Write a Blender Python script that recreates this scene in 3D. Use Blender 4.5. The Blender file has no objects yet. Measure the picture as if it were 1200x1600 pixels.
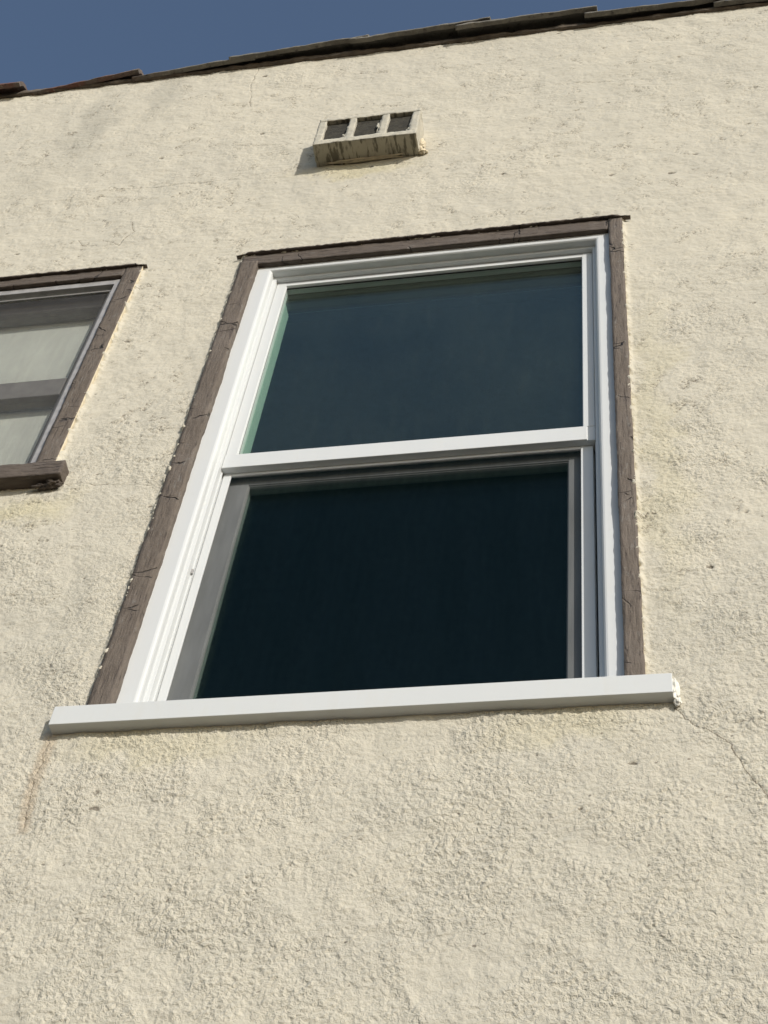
import bpy, bmesh, math, random
import numpy as np
from mathutils import Vector, Matrix, noise
random.seed(7)
C = bpy.context.scene
COL = C.collection
ZB = 3.911                      # height of the window casing's foot above the ground

# ------------------------------------------------------------------ camera
cam = bpy.data.cameras.new('camera'); camo = bpy.data.objects.new('camera', cam); COL.objects.link(camo)
R = Matrix(((0.98292832, 0.0721342, 0.1692589),
            (0.15824251, -0.80077724, -0.57768081),
            (0.09386813, 0.59460278, -0.79852132)))
# the rows above map camera space to (right, into the wall, up)
camo.matrix_world = Matrix.Translation((1.1574, -2.0899, ZB - 2.3107)) @ R.to_4x4()
cam.sensor_fit = 'VERTICAL'; cam.sensor_height = 24.0; cam.lens = 2543.5457 / 1600 * 24
cam.clip_start = 0.05; cam.clip_end = 500
C.camera = camo

# ------------------------------------------------------------------ world and sun
SUN_DIR = Vector((-0.885, 1.0, -0.60)).normalized()      # the way the light travels
to_sun = -SUN_DIR
elev = math.asin(to_sun.z); azim = math.atan2(to_sun.x, to_sun.y)
w = bpy.data.worlds.new('World'); C.world = w; w.use_nodes = True
nt = w.node_tree; nt.nodes.clear()
sky = nt.nodes.new('ShaderNodeTexSky'); sky.sky_type = 'NISHITA'; sky.sun_disc = False
sky.sun_elevation = elev; sky.sun_rotation = azim; sky.air_density = 1.0; sky.dust_density = 1.0; sky.ozone_density = 1.2
hs = nt.nodes.new('ShaderNodeHueSaturation'); hs.inputs['Saturation'].default_value = 0.98
bg = nt.nodes.new('ShaderNodeBackground'); bg.inputs['Strength'].default_value = 0.13
out = nt.nodes.new('ShaderNodeOutputWorld')
nt.links.new(sky.outputs[0], hs.inputs['Color']); nt.links.new(hs.outputs[0], bg.inputs[0]); nt.links.new(bg.outputs[0], out.inputs[0])
sl = bpy.data.lights.new('sun', 'SUN'); sl.energy = 3.6; sl.angle = math.radians(0.53); sl.color = (1.0, 0.95, 0.875)
so = bpy.data.objects.new('sun', sl); COL.objects.link(so); so.location = (6, -8, 12)
so.rotation_euler = SUN_DIR.to_track_quat('-Z', 'Y').to_euler()
C.view_settings.view_transform = 'Standard'; C.view_settings.look = 'None'
C.view_settings.exposure = 0.0; C.view_settings.gamma = 1.0; C.view_settings.use_curve_mapping = False
C.cycles.max_bounces = 8; C.cycles.transparent_max_bounces = 24

# ------------------------------------------------------------------ node helpers
class NT:
    def __init__(s, name):
        s.m = bpy.data.materials.new(name); s.m.use_nodes = True; s.t = s.m.node_tree
        s.b = s.t.nodes['Principled BSDF']; s.o = s.t.nodes['Material Output']
        s.tc = s.t.nodes.new('ShaderNodeTexCoord'); s.P = s.tc.outputs['Object']
    def n(s, kind, **kw):
        x = s.t.nodes.new(kind)
        for k, v in kw.items(): setattr(x, k, v)
        return x
    def put(s, sock, v):
        if isinstance(v, bpy.types.NodeSocket): s.t.links.new(v, sock)
        elif isinstance(v, (tuple, list)) and len(v) == 3 and sock.type == 'RGBA': sock.default_value = (*v, 1)
        else: sock.default_value = v
    def math(s, op, a, b=0.0, c=0.0, clamp=False):
        x = s.n('ShaderNodeMath', operation=op); x.use_clamp = clamp
        s.put(x.inputs[0], a); s.put(x.inputs[1], b)
        if op in ('MULTIPLY_ADD', 'SMOOTH_MIN', 'SMOOTH_MAX', 'WRAP', 'COMPARE'): s.put(x.inputs[2], c)
        return x.outputs[0]
    def vmath(s, op, a, b=None, out=0):
        x = s.n('ShaderNodeVectorMath', operation=op); s.put(x.inputs[0], a)
        if b is not None: s.put(x.inputs[3 if op == 'SCALE' else 1], b)
        return x.outputs[out]
    def ramp(s, v, a, b, lo=0.0, hi=1.0, smooth=True):
        x = s.n('ShaderNodeMapRange'); x.interpolation_type = 'SMOOTHSTEP' if smooth else 'LINEAR'
        for i, q in enumerate((v, a, b, lo, hi)): s.put(x.inputs[i], q)
        return x.outputs[0]
    def noise(s, scale, detail=2, rough=0.5, dist=0.0, vec=None, stretch=None, color=False):
        v = vec or s.P
        if stretch: v = s.vmath('MULTIPLY', v, stretch)
        x = s.n('ShaderNodeTexNoise'); s.put(x.inputs['Vector'], v)
        x.inputs['Scale'].default_value = scale; x.inputs['Detail'].default_value = detail
        x.inputs['Roughness'].default_value = rough; x.inputs['Distortion'].default_value = dist
        return x.outputs['Color' if color else 0]
    def voro(s, scale, feature='F1', vec=None, stretch=None, rnd=1.0, out='Distance'):
        v = vec or s.P
        if stretch: v = s.vmath('MULTIPLY', v, stretch)
        x = s.n('ShaderNodeTexVoronoi', feature=feature); s.put(x.inputs['Vector'], v)
        x.inputs['Scale'].default_value = scale; x.inputs['Randomness'].default_value = rnd
        return x.outputs[out]
    def mix(s, f, a, b, mode='MIX'):
        x = s.n('ShaderNodeMix', data_type='RGBA', blend_type=mode); s.put(x.inputs[0], f)
        s.put(x.inputs[6], a); s.put(x.inputs[7], b); return x.outputs[2]
    def bump(s, h, dist, strength=1.0, normal=None):
        x = s.n('ShaderNodeBump'); x.inputs['Distance'].default_value = dist; x.inputs['Strength'].default_value = strength
        s.put(x.inputs['Height'], h)
        if normal is not None: s.put(x.inputs['Normal'], normal)
        return x.outputs[0]
    def set(s, color=None, rough=None, normal=None, **kw):
        if color is not None: s.put(s.b.inputs['Base Color'], color)
        if rough is not None: s.put(s.b.inputs['Roughness'], rough)
        if normal is not None: s.put(s.b.inputs['Normal'], normal)
        for k, v in kw.items(): s.put(s.b.inputs[k.replace('_', ' ')], v)
        return s.m

# ------------------------------------------------------------------ stucco
def crack_mask(N, P2, lines, width):
    """lines: polylines in the wall plane; returns 1 inside a crack, 0 away from it"""
    best = None
    for ln in lines:
        for a, b in zip(ln[:-1], ln[1:]):
            ax, az = a; bx, bz = b; dx, dz = bx - ax, bz - az; L2 = dx * dx + dz * dz
            pa = N.vmath('SUBTRACT', P2, (ax, 0, az))
            h = N.math('MULTIPLY', N.vmath('DOT_PRODUCT', pa, (dx, 0, dz), out=1), 1 / L2, clamp=True)
            x = N.n('ShaderNodeVectorMath', operation='SCALE'); x.inputs[0].default_value = (dx, 0, dz); N.put(x.inputs[3], h)
            d = N.vmath('LENGTH', N.vmath('SUBTRACT', pa, x.outputs[0]), out=1)
            best = d if best is None else N.math('MINIMUM', best, d)
    return N.ramp(best, width * 0.35, width, 1.0, 0.0)

def stucco_material(displaced=True):
    N = NT('stucco')
    flat = N.vmath('MULTIPLY', N.P, (1, 0, 1))
    sep = N.n('ShaderNodeSeparateXYZ'); N.put(sep.inputs[0], N.P); X, Z = sep.outputs[0], sep.outputs[2]
    wob = N.vmath('SUBTRACT', N.noise(22, 3, 0.6, vec=flat, color=True), (0.5, 0.5, 0.5))
    P2 = N.vmath('ADD', flat, N.vmath('MULTIPLY', wob, (0.024, 0, 0.024)))
    # how rough the coat is from place to place
    low = N.ramp(Z, ZB + 1.9, ZB - 0.2, 0.0, 1.0, False)
    patch = N.noise(2.3, 3, 0.55, 0.4, vec=flat)
    patch2 = N.noise(7.0, 2, 0.5, 0.3, vec=flat)
    pm = N.math('ADD', N.math('MULTIPLY', patch, 0.75), N.math('MULTIPLY', patch2, 0.35))
    rough_mask = N.ramp(N.math('ADD', pm, N.math('MULTIPLY', low, 0.26)), 0.50, 0.86, 0.30, 1.0)
    spots = N.noise(5.5, 3, 0.6, 0.6, vec=flat)
    rough_mask = N.math('MULTIPLY', rough_mask, N.ramp(spots, 0.34, 0.64, 0.55, 1.2))
    # spatter: lumps thrown on and partly pressed flat
    n1 = N.noise(85, 3, 0.6, 0.9, vec=flat, stretch=(1, 1, 1.1))
    s1 = N.ramp(n1, 0.32, 0.68)
    n2 = N.noise(170, 2, 0.5, 0.6, vec=flat)
    s2 = N.ramp(n2, 0.32, 0.68)
    n3 = N.noise(340, 2, 0.6, vec=flat)
    und = N.noise(9, 3, 0.5, vec=flat)
    trow = N.noise(30, 3, 0.6, 0.8, vec=flat, stretch=(1, 1, 1.35))
    hgt = N.math('MULTIPLY', s1, 0.0030)
    hgt = N.math('ADD', hgt, N.math('MULTIPLY', s2, 0.0014))
    hgt = N.math('MULTIPLY', hgt, rough_mask)
    hgt = N.math('ADD', hgt, N.math('MULTIPLY', n3, 0.0008))
    hgt = N.math('ADD', hgt, N.math('MULTIPLY', und, 0.014))
    hgt = N.math('ADD', hgt, N.math('MULTIPLY', trow, 0.0050))
    # pits, mostly on the upper wall
    pv = N.voro(15, vec=P2, stretch=(0.8, 1, 1.5)); prnd = N.voro(15, vec=P2, stretch=(0.8, 1, 1.5), out='Color')
    psel = N.n('ShaderNodeSeparateColor'); N.put(psel.inputs[0], prnd)
    psize = N.ramp(psel.outputs[0], 0.50, 1.0, 0.0, 0.17, False)
    pit = N.math('MULTIPLY', N.ramp(N.math('SUBTRACT', psize, N.math('ADD', pv, N.math('MULTIPLY', N.math('SUBTRACT', N.noise(110, 3, 0.6, vec=flat), 0.5), 0.22))), 0.0, 0.06), N.ramp(psel.outputs[1], 0.45, 0.7, 0.0, 1.0))
    hgt = N.math('SUBTRACT', hgt, N.math('MULTIPLY', pit, 0.0035))
    # small open tears of the surface, thin and sideways
    tn = N.noise(38, 2, 0.6, 1.8, vec=flat, stretch=(0.85, 1, 1.5))
    tw = N.noise(21, 2, 0.5, vec=flat)                                    # each tear opens and closes along its length
    tear = N.math('MULTIPLY', N.ramp(N.math('ABSOLUTE', N.math('SUBTRACT', tn, 0.5)), 0.040, 0.010),
                  N.math('MULTIPLY', N.ramp(tw, 0.535, 0.60), N.math('MULTIPLY', N.ramp(N.noise(4.5, 3, 0.6, vec=flat), 0.44, 0.56), N.ramp(low, 0.75, 1.0, 1.0, 0.25, False))))
    hgt = N.math('SUBTRACT', hgt, N.math('MULTIPLY', tear, 0.0026))
    hv = N.voro(58, vec=P2, stretch=(0.9, 1, 1.2)); hr = N.n('ShaderNodeSeparateColor'); N.put(hr.inputs[0], N.voro(58, vec=P2, stretch=(0.9, 1, 1.2), out='Color'))
    hole = N.math('MULTIPLY', N.ramp(hv, 0.20, 0.10), N.ramp(hr.outputs[0], 0.94, 0.955))
    hgt = N.math('SUBTRACT', hgt, N.math('MULTIPLY', hole, 0.0015))
    z = ZB
    q = lambda pts: [(a, b + z) for a, b in pts]
    strong = [q([(1.148, -0.090), (1.167, -0.119), (1.186, -0.143), (1.21, -0.158), (1.248, -0.193), (1.251, -0.213), (1.277, -0.292), (1.30, -0.325), (1.36, -0.40)]),
              q([(-0.488, 2.127), (-0.425, 2.079), (-0.414, 2.119), (-0.396, 2.158), (-0.418, 2.229)]),
              q([(-0.50, 2.09), (-0.54, 2.10), (-0.57, 2.14)]),
              ]
    fine = [q([(-0.057, -0.080), (-0.057, -0.113), (-0.060, -0.207), (-0.056, -0.257), (-0.046, -0.322)]),
            q([(-0.203, 3.452), (-0.205, 3.286), (-0.174, 3.072)]),
            q([(0.70, 2.955), (0.864, 2.956), (0.971, 2.951), (1.182, 2.914)]),
            q([(-0.599, 2.493), (-0.333, 2.477), (-0.118, 2.471)]),
            q([(-0.26, 0.793), (-0.162, 0.788), (-0.011, 0.755)]),
            q([(1.25, -0.140), (1.314, -0.128), (1.42, -0.13)]),
            q([(1.197, 3.39), (1.236, 3.252)]),
            q([(-0.188, 2.749), (0.085, 2.691)])]
    ck1 = crack_mask(N, P2, strong, 0.0016); ck2 = crack_mask(N, P2, fine, 0.0020)
    ck = N.math('MAXIMUM', ck1, N.math('MULTIPLY', ck2, N.ramp(N.noise(30, 2, vec=flat), 0.35, 0.55, 0.15, 0.8)))
    hgt = N.math('SUBTRACT', hgt, N.math('MULTIPLY', ck, 0.0030))
    # the coat laps unevenly over the casings' outer edges
    def lap(x0, x1, z0_, z1_):
        ax = N.math('SUBTRACT', N.math('ABSOLUTE', N.math('SUBTRACT', X, (x0 + x1) / 2)), (x1 - x0) / 2)
        az = N.math('SUBTRACT', N.math('ABSOLUTE', N.math('SUBTRACT', Z, ZB + (z0_ + z1_) / 2)), (z1_ - z0_) / 2)
        d = N.math('ABSOLUTE', N.math('MAXIMUM', ax, az))
        d = N.math('ADD', d, N.math('MULTIPLY', N.math('SUBTRACT', N.noise(70, 3, 0.65, vec=flat), 0.5), 0.012))
        return N.ramp(d, 0.012, 0.001)
    lp = N.math('MAXIMUM', lap(0.001, 1.099, 0.04, 1.897), lap(-1.43, -0.306, 0.85, 1.899))
    hgt = N.math('ADD', hgt, N.math('MULTIPLY', lp, N.math('MULTIPLY', N.ramp(N.noise(38, 3, 0.6, vec=flat), 0.36, 0.66), 0.0140)))
    hgt = N.math('SUBTRACT', hgt, 0.0168)
    # colour: old cream paint, weather greys, yellow under the sill, rust along the left crack
    tone = N.noise(1.7, 4, 0.6, 0.5, vec=flat); tone2 = N.noise(14, 4, 0.65, 0.3, vec=flat)
    col = N.mix(N.ramp(tone, 0.35, 0.68), (0.558, 0.524, 0.430), (0.518, 0.490, 0.408))
    col = N.mix(N.ramp(tone2, 0.48, 0.72, 0, 0.38), col, (0.47, 0.447, 0.375))
    col = N.mix(N.ramp(tone2, 0.48, 0.28, 0, 0.30), col, (0.64, 0.595, 0.475))
    def blob(cx, cz, rx, rz, amt):
        d = N.vmath('LENGTH', N.vmath('MULTIPLY', N.vmath('SUBTRACT', N.vmath('ADD', flat, N.vmath('MULTIPLY', N.vmath('SUBTRACT', N.noise(5, 4, 0.65, vec=flat, color=True), (0.5, 0.5, 0.5)), (0.32, 0, 0.32))), (cx, 0, cz + z)), (1 / rx, 0, 1 / rz)), out=1)
        return N.ramp(d, 1.0, 0.15, 0, amt)
    for (cx, cz, rx, rz, amt) in ((-0.75, 3.05, 0.12, 0.42, 0.55), (-0.52, 3.28, 0.10, 0.36, 0.48), (-0.86, 2.62, 0.16, 0.4, 0.25), (0.55, 3.0, 0.5, 0.15, 0.1), (1.35, 2.95, 0.5, 0.3, 0.14), (-0.13, 0.2, 0.12, 0.5, 0.12)):
        col = N.mix(blob(cx, cz, rx, rz, amt), col, (0.37, 0.355, 0.30))
    for (cx, cz, rx, rz, amt) in ((0.17, -0.13, 0.30, 0.07, 0.32), (0.95, -0.14, 0.22, 0.10, 0.3), (0.25, 2.44, 0.26, 0.07, 0.5), (1.16, 0.8, 0.07, 0.9, 0.3), (-0.36, 0.70, 0.2, 0.07, 0.5)):
        col = N.mix(blob(cx, cz, rx, rz, amt), col, (0.52, 0.47, 0.29))
    rust = N.math('MULTIPLY', crack_mask(N, P2, [fine[0]], 0.020), 0.34)
    col = N.mix(rust, col, (0.38, 0.26, 0.15))
    grime = N.math('MAXIMUM', N.math('MULTIPLY', pit, 0.75), N.math('MULTIPLY', tear, 0.68))
    grime = N.math('MAXIMUM', grime, N.math('MULTIPLY', hole, 0.7))
    grime = N.math('MAXIMUM', grime, N.math('MULTIPLY', ck, 0.75))
    col = N.mix(grime, col, (0.13, 0.11, 0.085))
    N.set(col, 0.88, Specular_IOR_Level=0.25)
    if displaced:
        d = N.n('ShaderNodeDisplacement'); d.space = 'OBJECT'; d.inputs['Midlevel'].default_value = 0; d.inputs['Scale'].default_value = 1
        d.space = 'OBJECT'
        N.put(d.inputs['Height'], hgt); N.t.links.new(d.outputs[0], N.o.inputs['Displacement'])
        N.m.displacement_method = 'DISPLACEMENT'
        f1 = N.noise(122, 3, 0.60, 0.35, vec=flat); f2 = N.noise(420, 2, 0.6, vec=flat)
        fh = N.math('ADD', N.math('MULTIPLY', N.math('MULTIPLY', N.ramp(f1, 0.22, 0.78, 0.0, 1.0, False), N.math('MULTIPLY', rough_mask, N.ramp(low, 0.0, 0.8, 0.55, 0.95, False))), 0.0037), N.math('MULTIPLY', f2, N.math('MULTIPLY', rough_mask, 0.0007)))
        N.put(N.b.inputs['Normal'], N.bump(fh, 1.0))
    else:
        N.put(N.b.inputs['Normal'], N.bump(hgt, 1.0))
    return N.m

def paint_white(name, col=(0.80, 0.81, 0.80), rough=0.38, dirt=0.12):
    N = NT(name)
    g = N.noise(9, 4, 0.6, stretch=(3, 3, 0.6)); f = N.noise(60, 3, 0.6)
    c = N.mix(N.ramp(g, 0.50, 0.80, 0, dirt * 2), col, (0.56, 0.55, 0.50))
    c = N.mix(N.ramp(f, 0.62, 0.8, 0, dirt), c, (0.45, 0.43, 0.38))
    return N.set(c, N.ramp(g, 0.3, 0.7, rough, rough + 0.2), N.bump(f, 0.0005, 0.25))

def wood_material(vertical=True):
    N = NT('weathered_brown_paint')
    st = (6, 6, 0.8) if vertical else (0.8, 6, 6)
    wob = N.vmath('MULTIPLY', N.vmath('SUBTRACT', N.noise(14, 3, 0.6, color=True), (0.5, 0.5, 0.5)), (0.05, 0.05, 0.05))
    Pw = N.vmath('ADD', N.P, wob)
    grain = N.noise(26, 5, 0.65, 0.4, stretch=st); big = N.noise(5, 3, 0.6)
    st2 = (0.5, 0.5, 1.6) if vertical else (1.6, 0.5, 0.5)
    e = N.voro(9, 'DISTANCE_TO_EDGE', vec=Pw, stretch=st2)
    gate = N.ramp(N.noise(11, 2), 0.54, 0.62)
    crack = N.math('MULTIPLY', N.ramp(e, 0.022, 0.004), gate)
    gl = N.ramp(N.noise(20, 4, 0.6, 0.3, stretch=(8, 8, 0.5) if vertical else (0.5, 8, 8)), 0.60, 0.66)
    fine = N.noise(160, 3, 0.6)
    col = N.mix(N.ramp(grain, 0.3, 0.7), (0.152, 0.124, 0.097), (0.100, 0.079, 0.061))
    col = N.mix(N.ramp(big, 0.45, 0.7, 0, 0.6), col, (0.165, 0.138, 0.115))
    col = N.mix(N.math('MULTIPLY', gl, 0.45), col, (0.07, 0.05, 0.045))
    col = N.mix(N.math('MULTIPLY', crack, 0.85), col, (0.035, 0.028, 0.022))
    worn = N.ramp(N.noise(38, 4, 0.7, stretch=(2, 2, 0.6) if vertical else (0.6, 2, 2)), 0.60, 0.66, 0, 0.55); col = N.mix(worn, col, (0.20, 0.185, 0.165))
    h = N.math('ADD', N.math('MULTIPLY', grain, 0.5), N.math('MULTIPLY', fine, 0.18))
    h = N.math('SUBTRACT', h, N.math('MULTIPLY', crack, 1.6)); h = N.math('SUBTRACT', h, N.math('MULTIPLY', gl, 0.4))
    if not vertical: col = N.mix(0.30, col, (0.045, 0.032, 0.028))   # the level boards are mixed to a darker tone
    return N.set(col, 0.75, N.bump(h, 0.006))

def simple(name, col, rough=0.6, var=0.2, scale=30, bump=0.001, metallic=0.0, col2=None):
    N = NT(name); g = N.noise(scale, 4, 0.6)
    c2 = col2 or tuple(c * (1 - var) for c in col)
    return N.set(N.mix(N.ramp(g, 0.35, 0.7), col, c2), rough, N.bump(g, bump), Metallic=metallic)

def glass_material(name, tint, extra=1.0, ripple=0.0, dust=0.004):
    N = NT(name); N.t.nodes.remove(N.b)
    tr = N.n('ShaderNodeBsdfTransparent'); tr.inputs[0].default_value = (*tint, 1)
    gl = N.n('ShaderNodeBsdfGlossy'); gl.inputs[0].default_value = (0.80, 0.87, 0.80, 1); gl.inputs['Roughness'].default_value = 0.02
    geo = N.n('ShaderNodeNewGeometry')
    cs = N.math('ABSOLUTE', N.vmath('DOT_PRODUCT', geo.outputs['Normal'], geo.outputs['Incoming'], out=1))
    sch = N.math('MULTIPLY_ADD', N.math('POWER', N.math('SUBTRACT', 1.0, cs), 5.0), 0.96, 0.04)   # Schlick, the same from either side of the pane
    if ripple: N.put(gl.inputs['Normal'], N.bump(N.noise(2.5, 2), ripple))
    f = N.math('MULTIPLY', sch, extra)
    mx = N.n('ShaderNodeMixShader'); N.put(mx.inputs[0], f)
    N.t.links.new(tr.outputs[0], mx.inputs[1]); N.t.links.new(gl.outputs[0], mx.inputs[2])
    df = N.n('ShaderNodeBsdfDiffuse'); df.inputs[0].default_value = (0.40, 0.44, 0.36, 1)
    st = N.math('ADD', N.ramp(N.noise(2.2, 4, 0.6, 0.4), 0.3, 0.7, 0.5, 1.3), N.ramp(N.noise(16, 4, 0.65, stretch=(2.5, 1, 0.35)), 0.5, 0.75, 0, 0.9))
    m2 = N.n('ShaderNodeMixShader'); N.put(m2.inputs[0], N.math('MULTIPLY', st, dust))
    N.t.links.new(mx.outputs[0], m2.inputs[1]); N.t.links.new(df.outputs[0], m2.inputs[2])
    N.t.links.new(m2.outputs[0], N.o.inputs['Surface']); return N.m

def mesh_material(name, cover, col):
    N = NT(name)
    tr = N.n('ShaderNodeBsdfTransparent')
    n = N.noise(3, 3, 0.6, stretch=(4, 1, 0.4)); wv = N.noise(40, 2, stretch=(2, 1, 0.3))
    f = N.math('ADD', cover, N.math('ADD', N.ramp(n, 0.3, 0.7, -0.03, 0.04), N.ramp(wv, 0.3, 0.7, -0.02, 0.02)))
    N.set(col, 0.8, Specular_IOR_Level=0.0)
    mx = N.n('ShaderNodeMixShader'); N.put(mx.inputs[0], f)
    N.t.links.new(tr.outputs[0], mx.inputs[1]); N.t.links.new(N.b.outputs[0], mx.inputs[2])
    N.t.links.new(mx.outputs[0], N.o.inputs['Surface']); return N.m

M = dict(
    stucco=stucco_material(True), stucco_flat=stucco_material(False),
    vinyl=paint_white('white_vinyl', (0.62, 0.64, 0.64)), sillpaint=paint_white('white_sill_paint', (0.60, 0.62, 0.615), 0.5, 0.16),
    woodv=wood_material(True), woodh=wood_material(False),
    cream=simple('cream_overpaint', (0.66, 0.58, 0.42), 0.8, 0.25, 50, 0.002),
    alu=simple('dull_aluminium', (0.42, 0.41, 0.40), 0.55, 0.2, 40, 0.0003, 0.25),
    gasket=simple('black_gasket', (0.012, 0.012, 0.012), 0.6),
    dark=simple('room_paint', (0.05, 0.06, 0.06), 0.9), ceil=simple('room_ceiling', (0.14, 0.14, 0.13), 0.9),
    liner=paint_white('inner_liner_paint', (0.62, 0.68, 0.62), 0.6),
    shade=simple('window_shade_cloth', (0.84, 0.83, 0.76), 0.9, 0.12, 6, 0.002),
    greysash=simple('grey_sash_paint', (0.19, 0.185, 0.175), 0.7, 0.2, 20, 0.001),
    glass=glass_material('window_glass', (0.885, 0.94, 0.920), 1.0, dust=0.007), glass_low=glass_material('lower_window_glass', (0.885, 0.94, 0.920), 1.0, dust=0.002), oldglass=glass_material('old_glass', (0.95, 0.96, 0.95), ripple=0.01),
    screen=mesh_material('fibreglass_mesh', 0.52, (0.001, 0.005, 0.007)), screen2=mesh_material('aluminium_mesh', 0.28, (0.14, 0.14, 0.14)),
    caulk=simple('white_caulk', (0.80, 0.78, 0.70), 0.6, 0.15, 60, 0.003),
    ground=simple('concrete_yard', (0.095, 0.076, 0.054), 0.9, 0.3, 3, 0.01),
    roof=simple('roof_felt', (0.10, 0.095, 0.09), 0.9, 0.3, 12, 0.01),
)

# ------------------------------------------------------------------ mesh helpers
def link_mesh(name, me, mats, parent=None):
    o = bpy.data.objects.new(name, me); COL.objects.link(o)
    for m in (mats if isinstance(mats, (list, tuple)) else [mats]): me.materials.append(m)
    if parent: o.parent = parent; o.matrix_parent_inverse = Matrix.Identity(4)
    return o
def obj(name, bm, mats, parent=None, smooth=False):
    me = bpy.data.meshes.new(name)
    bmesh.ops.recalc_face_normals(bm, faces=bm.faces)
    if smooth:
        for f in bm.faces: f.smooth = True
    bm.to_mesh(me); bm.free()
    return link_mesh(name, me, mats, parent)
def box(bm, x0, x1, y0, y1, z0, z1, bev=0.0, mi=0):
    """z is measured from the foot of the window casing"""
    t = bmesh.new()
    bmesh.ops.create_cube(t, size=1)
    bmesh.ops.scale(t, vec=(x1 - x0, y1 - y0, z1 - z0), verts=t.verts)
    bmesh.ops.translate(t, vec=((x0 + x1) / 2, (y0 + y1) / 2, (z0 + z1) / 2 + ZB), verts=t.verts)
    if bev: bmesh.ops.bevel(t, geom=t.edges[:], offset=bev, segments=2, profile=0.5, affect='EDGES')
    for f in t.faces: f.material_index = mi
    me = bpy.data.meshes.new('tmp'); t.to_mesh(me); t.free(); bm.from_mesh(me); bpy.data.meshes.remove(me)
def lattice(bm, x0, x1, y0, y1, z0, z1, s, disp, mi=0, face_mi=None):
    """a box whose surface is a fine grid, each vertex moved by disp(v, normal-ish)"""
    nx, ny, nz = [max(1, round((b - a) / s)) for a, b in ((x0, x1), (y0, y1), (z0, z1))]
    V = {}
    def v(i, j, k):
        key = (i, j, k)
        if key not in V:
            p = Vector((x0 + (x1 - x0) * i / nx, y0 + (y1 - y0) * j / ny, z0 + (z1 - z0) * k / nz))
            n = Vector(((-1 if i == 0 else 1 if i == nx else 0), (-1 if j == 0 else 1 if j == ny else 0), (-1 if k == 0 else 1 if k == nz else 0)))
            V[key] = bm.verts.new(disp(p, n) + Vector((0, 0, ZB)))
        return V[key]
    def quad(a, b, c, d, side):
        f = bm.faces.new((v(*a), v(*b), v(*c), v(*d))); f.material_index = face_mi(side) if face_mi else mi; f.smooth = True
    for i in range(nx):
        for k in range(nz):
            quad((i, 0, k), (i + 1, 0, k), (i + 1, 0, k + 1), (i, 0, k + 1), 'front')
            quad((i, ny, k), (i, ny, k + 1), (i + 1, ny, k + 1), (i + 1, ny, k), 'back')
    for j in range(ny):
        for k in range(nz):
            quad((0, j, k), (0, j, k + 1), (0, j + 1, k + 1), (0, j + 1, k), 'left')
            quad((nx, j, k), (nx, j + 1, k), (nx, j + 1, k + 1), (nx, j, k + 1), 'right')
    for i in range(nx):
        for j in range(ny):
            quad((i, j, 0), (i, j + 1, 0), (i + 1, j + 1, 0), (i + 1, j, 0), 'bottom')
            quad((i, j, nz), (i + 1, j, nz), (i + 1, j + 1, nz), (i, j + 1, nz), 'top')
def fr(p, s, seed=0): return noise.fractal(Vector((p.x * s + seed, p.y * s, p.z * s)), 0.8, 2.0, 3)
def rough(amp, s=40, seed=0, lowamp=0.0, lows=6):
    def d(p, n):
        q = p.copy()
        if n.length: q += n.normalized() * (amp * fr(p, s, seed) + lowamp * fr(p, lows, seed + 9))
        return q
    return d

# ------------------------------------------------------------------ the ground
bm = bmesh.new(); S = 150
vs = [bm.verts.new((x, y, 0)) for x, y in ((-S, -S), (S, -S), (S, S), (-S, S))]; bm.faces.new(vs)
g = obj('ground', bm, M['ground']); g['kind'] = 'structure'

# ------------------------------------------------------------------ the house
house = bpy.data.objects.new('stucco_house', None); COL.objects.link(house); house.empty_display_size = 0.3
house['label'] = 'cream stucco house wall with white double-hung window, small brown window, vent block and tiled coping'
house['category'] = 'house'
TOP = 3.455
WX0, WX1, WZ0, WZ1 = 0.006, 1.094, -0.05, 1.889            # opening of the white window
LX0, LX1, LZ0, LZ1 = -1.42, -0.312, 0.82, 1.890            # opening of the brown window

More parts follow.
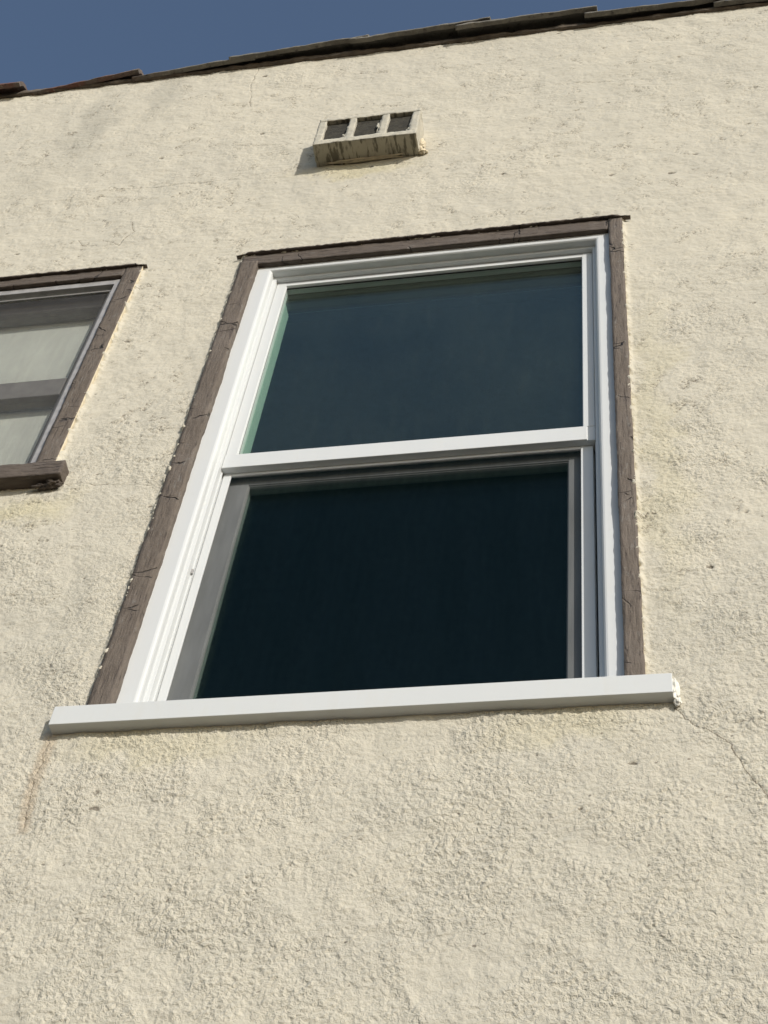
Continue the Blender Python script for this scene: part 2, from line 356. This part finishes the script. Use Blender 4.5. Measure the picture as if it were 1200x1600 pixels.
def wall_mesh():
    s = 0.0033; x0, x1, z0, z1 = -1.62, 1.90, -1.0, TOP
    xs = np.linspace(x0, x1, int(round((x1 - x0) / s)) + 1); zs = np.linspace(z0, z1, int(round((z1 - z0) / s)) + 1)
    def snap(a, vals):
        for v_ in vals: a[np.argmin(abs(a - v_))] = v_
    snap(xs, (WX0, WX1, LX0, LX1)); snap(zs, (WZ0, WZ1, LZ0, LZ1))
    nx, nz = len(xs), len(zs)
    GX, GZ = np.meshgrid(xs, zs)
    co = np.zeros((nx * nz, 3), np.float32); co[:, 0] = GX.ravel(); co[:, 2] = GZ.ravel() + ZB
    i = np.arange(nx - 1)[None, :] + nx * np.arange(nz - 1)[:, None]
    cx = (xs[:-1] + xs[1:])[None, :] / 2; cz = (zs[:-1] + zs[1:])[:, None] / 2
    hole = ((cx > WX0) & (cx < WX1) & (cz > WZ0) & (cz < WZ1)) | ((cx > LX0) & (cx < LX1) & (cz > LZ0) & (cz < LZ1))
    # the vent block's cells open through the wall
    hole |= (cx > 0.165) & (cx < 0.452) & (cz > 2.522) & (cz < 2.672)
    i = i[~hole]
    F = np.stack([i, i + 1, i + nx + 1, i + nx], 1).astype(np.int32)
    used = np.unique(F); remap = np.full(nx * nz, -1, np.int32); remap[used] = np.arange(len(used)); F = remap[F]; co = co[used]
    # the surrounding wall, coarse: out to the corners, down to the ground
    base = len(co); E = []; EF = []
    def q(a, b, c, d, y=0.0):
        n = base + len(E)
        E.extend([(a, y, c + ZB), (b, y, c + ZB), (b, y, d + ZB), (a, y, d + ZB)]); EF.append((n, n + 1, n + 2, n + 3))
    HX0, HX1 = -4.2, 4.6
    q(HX0, x0, -ZB, z1, -0.001); q(x1, HX1, -ZB, z1, -0.001); q(x0, x1, -ZB, z0, -0.001)
    me = bpy.data.meshes.new('wall')
    co = np.vstack([co, np.array(E, np.float32)]); F = np.vstack([F, np.array(EF, np.int32)])
    me.vertices.add(len(co)); me.vertices.foreach_set('co', co.ravel())
    me.loops.add(F.size); me.loops.foreach_set('vertex_index', F.ravel())
    me.polygons.add(len(F)); me.polygons.foreach_set('loop_start', np.arange(0, F.size, 4, dtype=np.int32))
    try: me.polygons.foreach_set('loop_total', np.full(len(F), 4, np.int32))
    except Exception: pass
    me.polygons.foreach_set('use_smooth', np.ones(len(F), bool))
    me.update(); me.validate()
    return me
wall = link_mesh('wall', wall_mesh(), M['stucco'], house)

# the wall's thickness, the other sides, the roof deck
bm = bmesh.new(); HX0, HX1, D = -4.2, 4.6, 8.0
b0 = 0.015
for (a, b, c, d) in ((HX0, LX0, -ZB, TOP), (LX0, LX1, -ZB, LZ0), (LX0, LX1, LZ1, TOP), (LX1, 0.0, -ZB, TOP), (0.0, 1.1, -ZB, WZ0), (0.0, 0.165, WZ1, TOP),
                     (0.165, 0.452, WZ1, 2.522), (0.165, 0.452, 2.672, TOP), (0.452, 1.1, WZ1, TOP), (1.1, HX1, -ZB, TOP)):
    box(bm, a, b, b0, 0.20, c, d - (0.003 if d == TOP else 0))
box(bm, HX0, HX0 + 0.2, 0.205, D, -ZB, TOP - 0.003); box(bm, HX1 - 0.2, HX1, 0.205, D, -ZB, TOP - 0.003); box(bm, HX0 + 0.2, HX1 - 0.2, D - 0.2, D, -ZB, TOP - 0.003)
obj('wall', bm, M['stucco_flat'], house)
bm = bmesh.new(); box(bm, HX0 + 0.2, HX1 - 0.2, 0.205, D - 0.2, TOP - 0.30, TOP - 0.15); obj('roof', bm, M['roof'], house)
# dark rooms behind the two windows
bm = bmesh.new()
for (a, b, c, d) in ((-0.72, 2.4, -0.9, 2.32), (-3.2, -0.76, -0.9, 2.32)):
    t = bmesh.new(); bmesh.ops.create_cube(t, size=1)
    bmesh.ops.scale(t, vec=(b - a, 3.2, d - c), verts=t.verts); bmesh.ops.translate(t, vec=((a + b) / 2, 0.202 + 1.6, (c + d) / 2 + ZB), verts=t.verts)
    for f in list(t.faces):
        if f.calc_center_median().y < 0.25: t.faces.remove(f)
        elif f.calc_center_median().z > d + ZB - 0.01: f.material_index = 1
    me = bpy.data.meshes.new('tmp'); t.to_mesh(me); t.free(); bm.from_mesh(me); bpy.data.meshes.remove(me)
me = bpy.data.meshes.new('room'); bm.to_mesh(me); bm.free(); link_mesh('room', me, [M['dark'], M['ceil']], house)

# ------------------------------------------------------------------ the white window
def ring(bm, xo0, xo1, zo0, zo1, xi0, xi1, zi0, zi1, y0, y1, bev=0.0015, bottom=True):
    """a four-sided frame between an outer and an inner rectangle"""
    box(bm, xo0, xi0, y0, y1, zo0, zo1, bev); box(bm, xi1, xo1, y0, y1, zo0, zo1, bev)
    box(bm, xi0 - .0004, xi1 + .0004, y0 + .0005, y1, zi1, zo1, bev)
    if bottom: box(bm, xi0 - .0004, xi1 + .0004, y0 + .0005, y1, zo0, zi0, bev)
def profile_frame():
    """fixed outer frame: a moulded section swept round left jamb, head and right jamb with mitred corners"""
    bm = bmesh.new()
    # (inset from the frame's reference edge, depth y); the reference is x 0.045..1.075, top 1.850
    prof = [(-0.012, 0.060), (-0.012, 0.0115), (0.0, 0.0110)]
    ref = (0.040, 1.080, -0.055, 1.8580)
    # face, bullnose, first return, step, second return, step, track grooves
    F0 = 0.0573 - 0.0
    sec = [(0.0, 0.013), (0.004, 0.011), (F0 - 0.009, 0.011), (F0 - 0.005, 0.0122), (F0 - 0.0015, 0.0155), (F0, 0.020), (F0, 0.0345),
           (F0 + 0.0085, 0.0350), (F0 + 0.0095, 0.0362), (F0 + 0.0095, 0.0560), (F0 + 0.0120, 0.0563), (F0 + 0.0120, 0.0590), (F0 + 0.0095, 0.0592), (F0 + 0.0095, 0.0690),
           (F0 + 0.0130, 0.0692), (F0 + 0.0130, 0.150), (0.0, 0.150)]
    # head is slimmer than the jambs
    hs_ = lambda a: a * (0.0424 / F0) if a <= F0 else 0.0424 + (a - F0)
    rows = []
    for a, y in sec:
        x0 = ref[0] + a; x1 = ref[1] - a; zt = ref[3] - hs_(a)
        rows.append([(x0, y, ref[2]), (x0, y, zt), (x1, y, zt), (x1, y, ref[2])])
    vv = [[bm.verts.new((x, y, z + ZB)) for x, y, z in r] for r in rows]
    n = len(vv)
    for i in range(n):
        a, b = vv[i], vv[(i + 1) % n]
        for k in range(3): bm.faces.new((a[k], b[k], b[k + 1], a[k + 1]))
    return bm
frame = obj('window', profile_frame(), M['vinyl'], house)
frame['label'] = 'new white double-hung window'
W = frame

def board(name, x0, x1, y0, y1, z0, z1, mat, seed, parent, amp=0.0012, lowamp=0.0016, s=0.008, side=None, lab=None):
    bm = bmesh.new()
    lattice(bm, x0, x1, y0, y1, z0, z1, s, rough(amp, 45, seed, lowamp, 7), face_mi=(lambda q: 1 if q == side else 0))
    o = obj(name, bm, [mat, M['cream']], parent)
    if lab: o['label'] = lab
    return o
board('casing_board', 0.001, 0.0525, -0.006, 0.050, -0.0245, 1.856, M['woodv'], 3, W)
board('casing_board', 1.062, 1.1005, -0.006, 0.050, -0.0245, 1.8965, M['woodv'], 5, W, side='right')
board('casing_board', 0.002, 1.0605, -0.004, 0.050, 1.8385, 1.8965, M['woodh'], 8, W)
def drip(x0, x1, z, parent, seed):
    bm = bmesh.new()
    def d(p, n):
        t = min((p.x - x0), (x1 - p.x)); k = max(0.08, min(1, t / 0.035))
        q = p.copy()
        if n.y < 0: q.y = 0.002 + (p.y - 0.002) * k + 0.0022 * fr(p, 60, seed)
        q.z = z + (p.z - z) * k + 0.0015 * fr(p, 45, seed + 3) + 0.002 * fr(p, 8, seed)
        return q
    lattice(bm, x0, x1, -0.0145, 0.004, z, z + 0.0055, 0.005, d)
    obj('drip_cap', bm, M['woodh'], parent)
drip(-0.018, 1.124, 1.8945, W, 21)

# sill board and its caulk
bm = bmesh.new(); box(bm, -0.0575, 1.1495, -0.0213, 0.052, -0.0766, -0.0255, 0.0012)
sill = obj('sill', bm, M['sillpaint'], W)
bm = bmesh.new(); box(bm, 0.02, 1.08, 0.053, 0.150, -0.08, -0.030); obj('sill', bm, M['vinyl'], W)
def lump(bm, c, r, amp, seed, sc=(1, 1, 1)):
    t = bmesh.new(); bmesh.ops.create_icosphere(t, subdivisions=4, radius=1)
    for v in t.verts:
        p = v.co.copy(); k = 1 + amp * noise.fractal(p * 1.8 + Vector((seed, 0, 0)), 0.7, 2, 3)
        v.co = Vector((c[0] + p.x * r * sc[0] * k, c[1] + p.y * r * sc[1] * k, c[2] + ZB + p.z * r * sc[2] * k))
    for f in t.faces: f.smooth = True
    me = bpy.data.meshes.new('tmp'); t.to_mesh(me); t.free(); bm.from_mesh(me); bpy.data.meshes.remove(me)
bm = bmesh.new()
lump(bm, (1.1535, -0.003, -0.052), 0.009, 0.3, 1, (0.9, 1.0, 3.0)); lump(bm, (1.156, -0.001, -0.082), 0.007, 0.35, 5, (1.0, 0.9, 1.6))
lump(bm, (1.1535, -0.003, -0.034), 0.005, 0.4, 9, (1.0, 1.0, 1.5))
obj('caulk_bead', bm, M['caulk'], W)
# upper sash: head and stiles, the meeting rail carries the same thing's foot
UX0, UX1, UZT = 0.1365, 0.9832, 1.786
RZ0, RZ1 = 0.8725, 0.9285
bm = bmesh.new()
ring(bm, 0.108, 1.0115, 0.93, 1.8045, UX0, UX1, 0.95, UZT, 0.0480, 0.078, 0.0012, bottom=False)
# glazing bead with a soft slope behind the face
ring(bm, UX0 - 0.002, UX1 + 0.002, 0.93, UZT + 0.002, UX0 + 0.0012, UX1 - 0.0012, 0.95, UZT - 0.0012, 0.0515, 0.0565, 0.0006, bottom=False)
upper = obj('upper_sash', bm, M['vinyl'], W)
bm = bmesh.new()
box(bm, 0.1075, 0.9925, 0.0460, 0.0800, RZ0, RZ1, 0.0016); box(bm, 0.9915, 1.0117, 0.0495, 0.0800, RZ0, 0.945, 0.001)
obj('meeting_rail', bm, M['vinyl'], W)
bm = bmesh.new(); ring(bm, UX0 - 0.001, UX1 + 0.001, 0.925, UZT + 0.001, UX0 + 0.0005, UX1 - 0.0005, 0.93, UZT - 0.004, 0.0570, 0.0600, 0, bottom=False)
obj('gasket', bm, M['gasket'], W)
bm = bmesh.new()
box(bm, 0.120, 1.000, 0.0615, 0.0655, 0.90, 1.800); box(bm, 0.120, 1.000, 0.0775, 0.0815, 0.90, 1.800)
obj('glass_pane', bm, M['glass'], W)
bm = bmesh.new(); ring(bm, 0.1195, 1.0005, 0.90, 1.801, UX0 - 0.002, UX1 + 0.002, 0.915, UZT + 0.001, 0.0660, 0.0770, 0, bottom=True); obj('spacer', bm, M['alu'], W)
# the room-side liner of the opening, seen through the glass
bm = bmesh.new()
box(bm, 0.100, 0.1350, 0.0830, 0.1230, 0.93, 1.740, 0.001); box(bm, 0.987, 1.020, 0.0830, 0.1230, 0.93, 1.740, 0.001)
box(bm, 0.02, 0.100, 0.152, 0.200, -0.08, 1.80); box(bm, 1.02, 1.090, 0.152, 0.200, -0.08, 1.80)
obj('liner', bm, M['liner'], W)
bm = bmesh.new(); box(bm, 0.100, 1.020, 0.0830, 0.1390, 1.785, 1.84); box(bm, 0.062, 1.058, 0.152, 0.200, 1.84, 1.90); obj('head_liner', bm, M['dark'], W)
# lower sash, set further in
LS0, LS1 = 0.1715, 0.9455
bm = bmesh.new()
ring(bm, 0.1135, 1.0060, -0.045, 0.905, LS0, LS1, 0.02, 0.848, 0.0850, 0.118, 0.0015)
ring(bm, LS0 - 0.002, LS1 + 0.002, 0.015, 0.850, LS0 + 0.0022, LS1 - 0.0022, 0.022, 0.8455, 0.0890, 0.0960, 0.0006)
obj('lower_sash', bm, M['vinyl'], W)
bm = bmesh.new()
box(bm, 0.160, 0.957, 0.0985, 0.1025, 0.010, 0.860); box(bm, 0.160, 0.957, 0.1125, 0.1165, 0.010, 0.860)
obj('glass_pane', bm, M['glass_low'], W)
# insect screen on the lower half
bm = bmesh.new(); ring(bm, 0.1105, 1.0045, -0.045, 0.8718, 0.1300, 0.9760, -0.028, 0.8620, 0.0645, 0.0710, 0.0012)
scr = obj('screen_frame', bm, M['vinyl'], W)
bm = bmesh.new(); vs = [bm.verts.new((x, 0.0690, z + ZB)) for x, z in ((0.128, -0.04), (0.981, -0.04), (0.981, 0.865), (0.128, 0.865))]; bm.faces.new(vs)
obj('insect_screen', bm, M['screen'], W)
bm = bmesh.new(); box(bm, 0.1065, 0.1120, 0.0505, 0.0560, 0.470, 0.486, 0.001); obj('tilt_clip', bm, M['alu'], W)

# ------------------------------------------------------------------ the brown window on the left
bm = bmesh.new(); ring(bm, -1.372, -0.357, 0.80, 1.850, -1.345, -0.380, 0.83, 1.8240, 0.006, 0.030, 0.0015)
L = obj('window', bm, M['alu'], house); L['label'] = 'old window in brown wooden casing behind a grey storm screen'
board('casing_board', -0.357, -0.3045, -0.006, 0.040, 0.850, 1.898, M['woodv'], 31, L, 0.0014, 0.0022, side='right')
board('casing_board', -1.43, -1.375, -0.006, 0.040, 0.850, 1.898, M['woodv'], 33, L, 0.0014, 0.0022)
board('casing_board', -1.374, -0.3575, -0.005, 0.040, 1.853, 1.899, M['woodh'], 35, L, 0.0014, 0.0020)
drip(-1.46, -0.292, 1.897, L, 41)
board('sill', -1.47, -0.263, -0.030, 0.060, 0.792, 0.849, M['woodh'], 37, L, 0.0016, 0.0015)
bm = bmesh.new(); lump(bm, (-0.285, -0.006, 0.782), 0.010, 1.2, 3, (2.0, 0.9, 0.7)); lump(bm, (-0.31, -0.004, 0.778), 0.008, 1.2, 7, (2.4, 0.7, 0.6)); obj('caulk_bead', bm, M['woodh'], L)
bm = bmesh.new(); ring(bm, -1.343, -0.384, 0.832, 1.812, -1.33, -0.392, 0.84, 1.804, 0.018, 0.026, 0.001); obj('screen_frame', bm, M['greysash'], L)
bm = bmesh.new(); vs = [bm.verts.new((x, 0.024, z + ZB)) for x, z in ((-1.34, 0.835), (-0.387, 0.835), (-0.387, 1.808), (-1.34, 1.808))]; bm.faces.new(vs)
obj('insect_screen', bm, M['screen2'], L)
bm = bmesh.new(); ring(bm, -1.36, -0.36, 0.80, 1.86, -1.29, -0.425, 0.86, 1.785, 0.055, 0.095, 0.003); box(bm, -1.292, -0.423, 0.052, 0.094, 1.300, 1.385, 0.003); obj('sash', bm, M['greysash'], L)
bm = bmesh.new(); box(bm, -1.30, -0.415, 0.070, 0.074, 1.380, 1.79); obj('glass_pane', bm, M['oldglass'], L)
bm = bmesh.new(); box(bm, -1.30, -0.415, 0.070, 0.074, 0.85, 1.310); obj('glass_pane', bm, M['oldglass'], L)
bm = bmesh.new(); lattice(bm, -1.34, -0.38, 0.100, 0.104, 0.83, 1.83, 0.03, lambda p, n: p + Vector((0, 0.0008 * math.sin(p.x * 9 + p.z * 2), 0))); obj('window_shade', bm, M['shade'], L)

# ------------------------------------------------------------------ vent block
def vent():
    N = NT('old_block'); g1 = N.noise(60, 5, 0.7); g2 = N.noise(18, 3)
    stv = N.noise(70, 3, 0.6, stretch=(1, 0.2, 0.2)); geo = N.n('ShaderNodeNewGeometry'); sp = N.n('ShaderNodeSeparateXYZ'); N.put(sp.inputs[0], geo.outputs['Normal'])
    c = N.mix(N.ramp(g2, 0.35, 0.65), (0.52, 0.49, 0.40), (0.43, 0.41, 0.34))
    c = N.mix(N.ramp(g1, 0.55, 0.75, 0, 0.5), c, (0.24, 0.22, 0.18))
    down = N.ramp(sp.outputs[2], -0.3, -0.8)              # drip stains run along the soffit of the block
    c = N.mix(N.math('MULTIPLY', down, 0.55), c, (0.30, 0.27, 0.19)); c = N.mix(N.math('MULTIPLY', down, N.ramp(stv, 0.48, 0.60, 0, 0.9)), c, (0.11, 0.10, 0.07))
    N.set(c, 0.9, N.bump(g1, 0.003))
    bm = bmesh.new(); x0, x1, z0, z1, y0 = 0.141, 0.4755, 2.498, 2.695, -0.070
    dd = rough(0.0022, 60, 50, 0.0016, 12)
    s = 0.006
    lattice(bm, x0, x1, y0, 0.15, z0, z0 + 0.030, s, dd)
    lattice(bm, x0, x1, y0 + .001, 0.15, z1 - 0.017, z1, s, dd)
    zA, zB = z0 + 0.030, z1 - 0.017
    for a, b in ((x0, x0 + 0.026), (0.2445, 0.2665), (0.3515, 0.3745), (x1 - 0.024, x1)):
        def web(p, n, b=b, a=a):
            q = dd(p, n)
            if n.x > 0 or True:
                # mortar squeezed out, thicker low down
                t = max(0, 1 - (p.z - zA) / 0.12); q.x += (-1 if n.x < 0 else 0) * (0.010 * t * (0.4 + 0.9 * abs(fr(p, 30, 77))) if a > 0.2 else 0)
            return q
        lattice(bm, a, b, y0 + .0015, 0.15, zA - .001, zB + .001, s, web)
    o = obj('vent_block', bm, N.m, house)
    bm = bmesh.new(); box(bm, x0 + 0.012, x1 - 0.012, y0 + 0.014, y0 + 0.017, z0 + 0.015, z1 - 0.008); obj('back_plate', bm, simple('rusty_vent_mesh', (0.042, 0.038, 0.026), 0.9, 0.5, 60, 0.004), o)
    for k, (c, rr, sc) in enumerate([((0.479, -0.004, 2.555), 0.010, (1, 1, 3.6)), ((0.483, -0.002, 2.508), 0.009, (1.8, 0.8, 1.3)), ((0.440, -0.002, 2.700), 0.007, (3.0, 0.9, 0.9)),
                                     ((0.241, y0 + 0.010, 2.548), 0.010, (1.0, 0.8, 2.4)), ((0.347, y0 + 0.010, 2.60), 0.008, (1.0, 0.8, 4.6)), ((0.448, y0 + 0.010, 2.545), 0.008, (1.0, 0.8, 2.4)),
                                     ((0.137, -0.004, 2.60), 0.007, (0.9, 1, 6)), ((0.30, -0.002, 2.497), 0.007, (14, 0.9, 0.9))]):
        bm = bmesh.new(); lump(bm, c, rr, 0.7, 13 + 4 * k, sc); obj('mortar', bm, M['cream'] if k not in (3, 4, 5) else N.m, o)

vent()

# ------------------------------------------------------------------ clay tiles along the top of the wall
def tile_material():
    N = NT('weathered_clay'); a = N.noise(9, 4, 0.6); b = N.noise(50, 4, 0.65); l = N.voro(55)
    sep = N.n('ShaderNodeSeparateXYZ'); N.put(sep.inputs[0], N.n('ShaderNodeNewGeometry').outputs['Position'])
    red = N.ramp(sep.outputs[0], -0.45, -0.95)
    c = N.mix(N.ramp(a, 0.35, 0.65), (0.130, 0.122, 0.105), (0.19, 0.178, 0.152))
    c = N.mix(N.math('MULTIPLY', red, N.ramp(a, 0.35, 0.6, 0.2, 0.9)), c, (0.13, 0.050, 0.036))
    c = N.mix(N.ramp(b, 0.55, 0.72, 0, 0.6), c, (0.30, 0.28, 0.23)); c = N.mix(N.ramp(b, 0.45, 0.3, 0, 0.7), c, (0.035, 0.03, 0.026))
    return N.set(c, 0.92, N.bump(b, 0.004))
TM = tile_material()
def tile(x0, x1, r0, r1, zl, zr, yf, seed, yf2=None):
    """half-round tile lying along the wall top, r0/r1 radii at its ends, zl/zr height of its rims"""
    bm = bmesh.new(); th = 0.016; nu, nv = 44, 22; grid = {}; yf2 = yf if yf2 is None else yf2
    for side, off in (('o', 0), ('i', -th)):
        for i in range(nu + 1):
            u = i / nu
            for j in range(nv + 1):
                a = math.pi * (j / nv); r = (r0 + (r1 - r0) * u) + off
                x = x0 + (x1 - x0) * u; yc = yf + (yf2 - yf) * u + (r0 + (r1 - r0) * u) * 1.05
                if i in (0, nu): x += 0.006 * noise.noise(Vector((j * 0.4, seed, 0)))
                p = Vector((x, yc - r * math.cos(a) * 1.05, (zl + (zr - zl) * u) + r * math.sin(a) * 0.92))
                n = Vector((0, -math.cos(a), math.sin(a)))
                p += n * (0.0028 * noise.fractal(p * 16 + Vector((seed, 0, 0)), 0.8, 2, 3)); p.z += ZB
                grid[side, i, j] = bm.verts.new(p)
    for i in range(nu):
        for j in range(nv):
            for sd in 'oi':
                f = bm.faces.new((grid[sd, i, j], grid[sd, i + 1, j], grid[sd, i + 1, j + 1], grid[sd, i, j + 1])); f.smooth = True
        for j in (0, nv): bm.faces.new((grid['o', i, j], grid['o', i + 1, j], grid['i', i + 1, j], grid['i', i, j]))
    for j in range(nv):
        for i in (0, nu): bm.faces.new((grid['o', i, j], grid['o', i, j + 1], grid['i', i, j + 1], grid['i', i, j]))
    o = obj('coping_tile', bm, TM, house); return o
tiles = [(-3.9, -3.35), (-3.42, -2.86), (-2.94, -2.4), (-2.46, -1.93), (-2.0, -1.50)]
for k, (a, b) in enumerate(tiles): tile(a, b, 0.080, 0.066, TOP + 0.006, TOP + 0.022, -0.030, 60 + k)
tile(-1.62, -1.130, 0.080, 0.076, TOP + 0.012, TOP + 0.0, -0.050, 70, -0.048)
tile(-1.09, -0.665, 0.052, 0.062, TOP - 0.008, TOP + 0.016, -0.006, 71, -0.036)
tile(-0.69, -0.215, 0.056, 0.066, TOP - 0.004, TOP + 0.012, -0.016, 72, -0.036)
tile(-0.310, 0.215, 0.072, 0.062, TOP + 0.006, TOP + 0.034, -0.042, 73, -0.050)
tile(0.145, 0.665, 0.074, 0.064, TOP + 0.010, TOP + 0.044, -0.052, 74, -0.056)
tile(0.540, 1.050, 0.076, 0.064, TOP + 0.008, TOP + 0.042, -0.056, 75, -0.050)
tile(1.005, 1.50, 0.070, 0.062, TOP + 0.006, TOP + 0.026, -0.042, 76, -0.034)
tile(1.46, 1.98, 0.070, 0.062, TOP + 0.004, TOP + 0.018, -0.024, 77)
for k, (a, b) in enumerate([(1.93, 2.46), (2.4, 2.93), (2.87, 3.4), (3.34, 3.87), (3.8, 4.3)]): tile(a, b, 0.080, 0.066, TOP + 0.006, TOP + 0.022, -0.03, 80 + k)
# the mortar bed under the tiles
bm = bmesh.new(); lattice(bm, -4.15, 4.55, -0.004, 0.100, TOP - 0.001, TOP + 0.020, 0.012, rough(0.005, 22, 90, 0.005, 5))
obj('mortar_bed', bm, simple('old_mortar', (0.16, 0.13, 0.10), 0.95, 0.4, 30, 0.004), house)
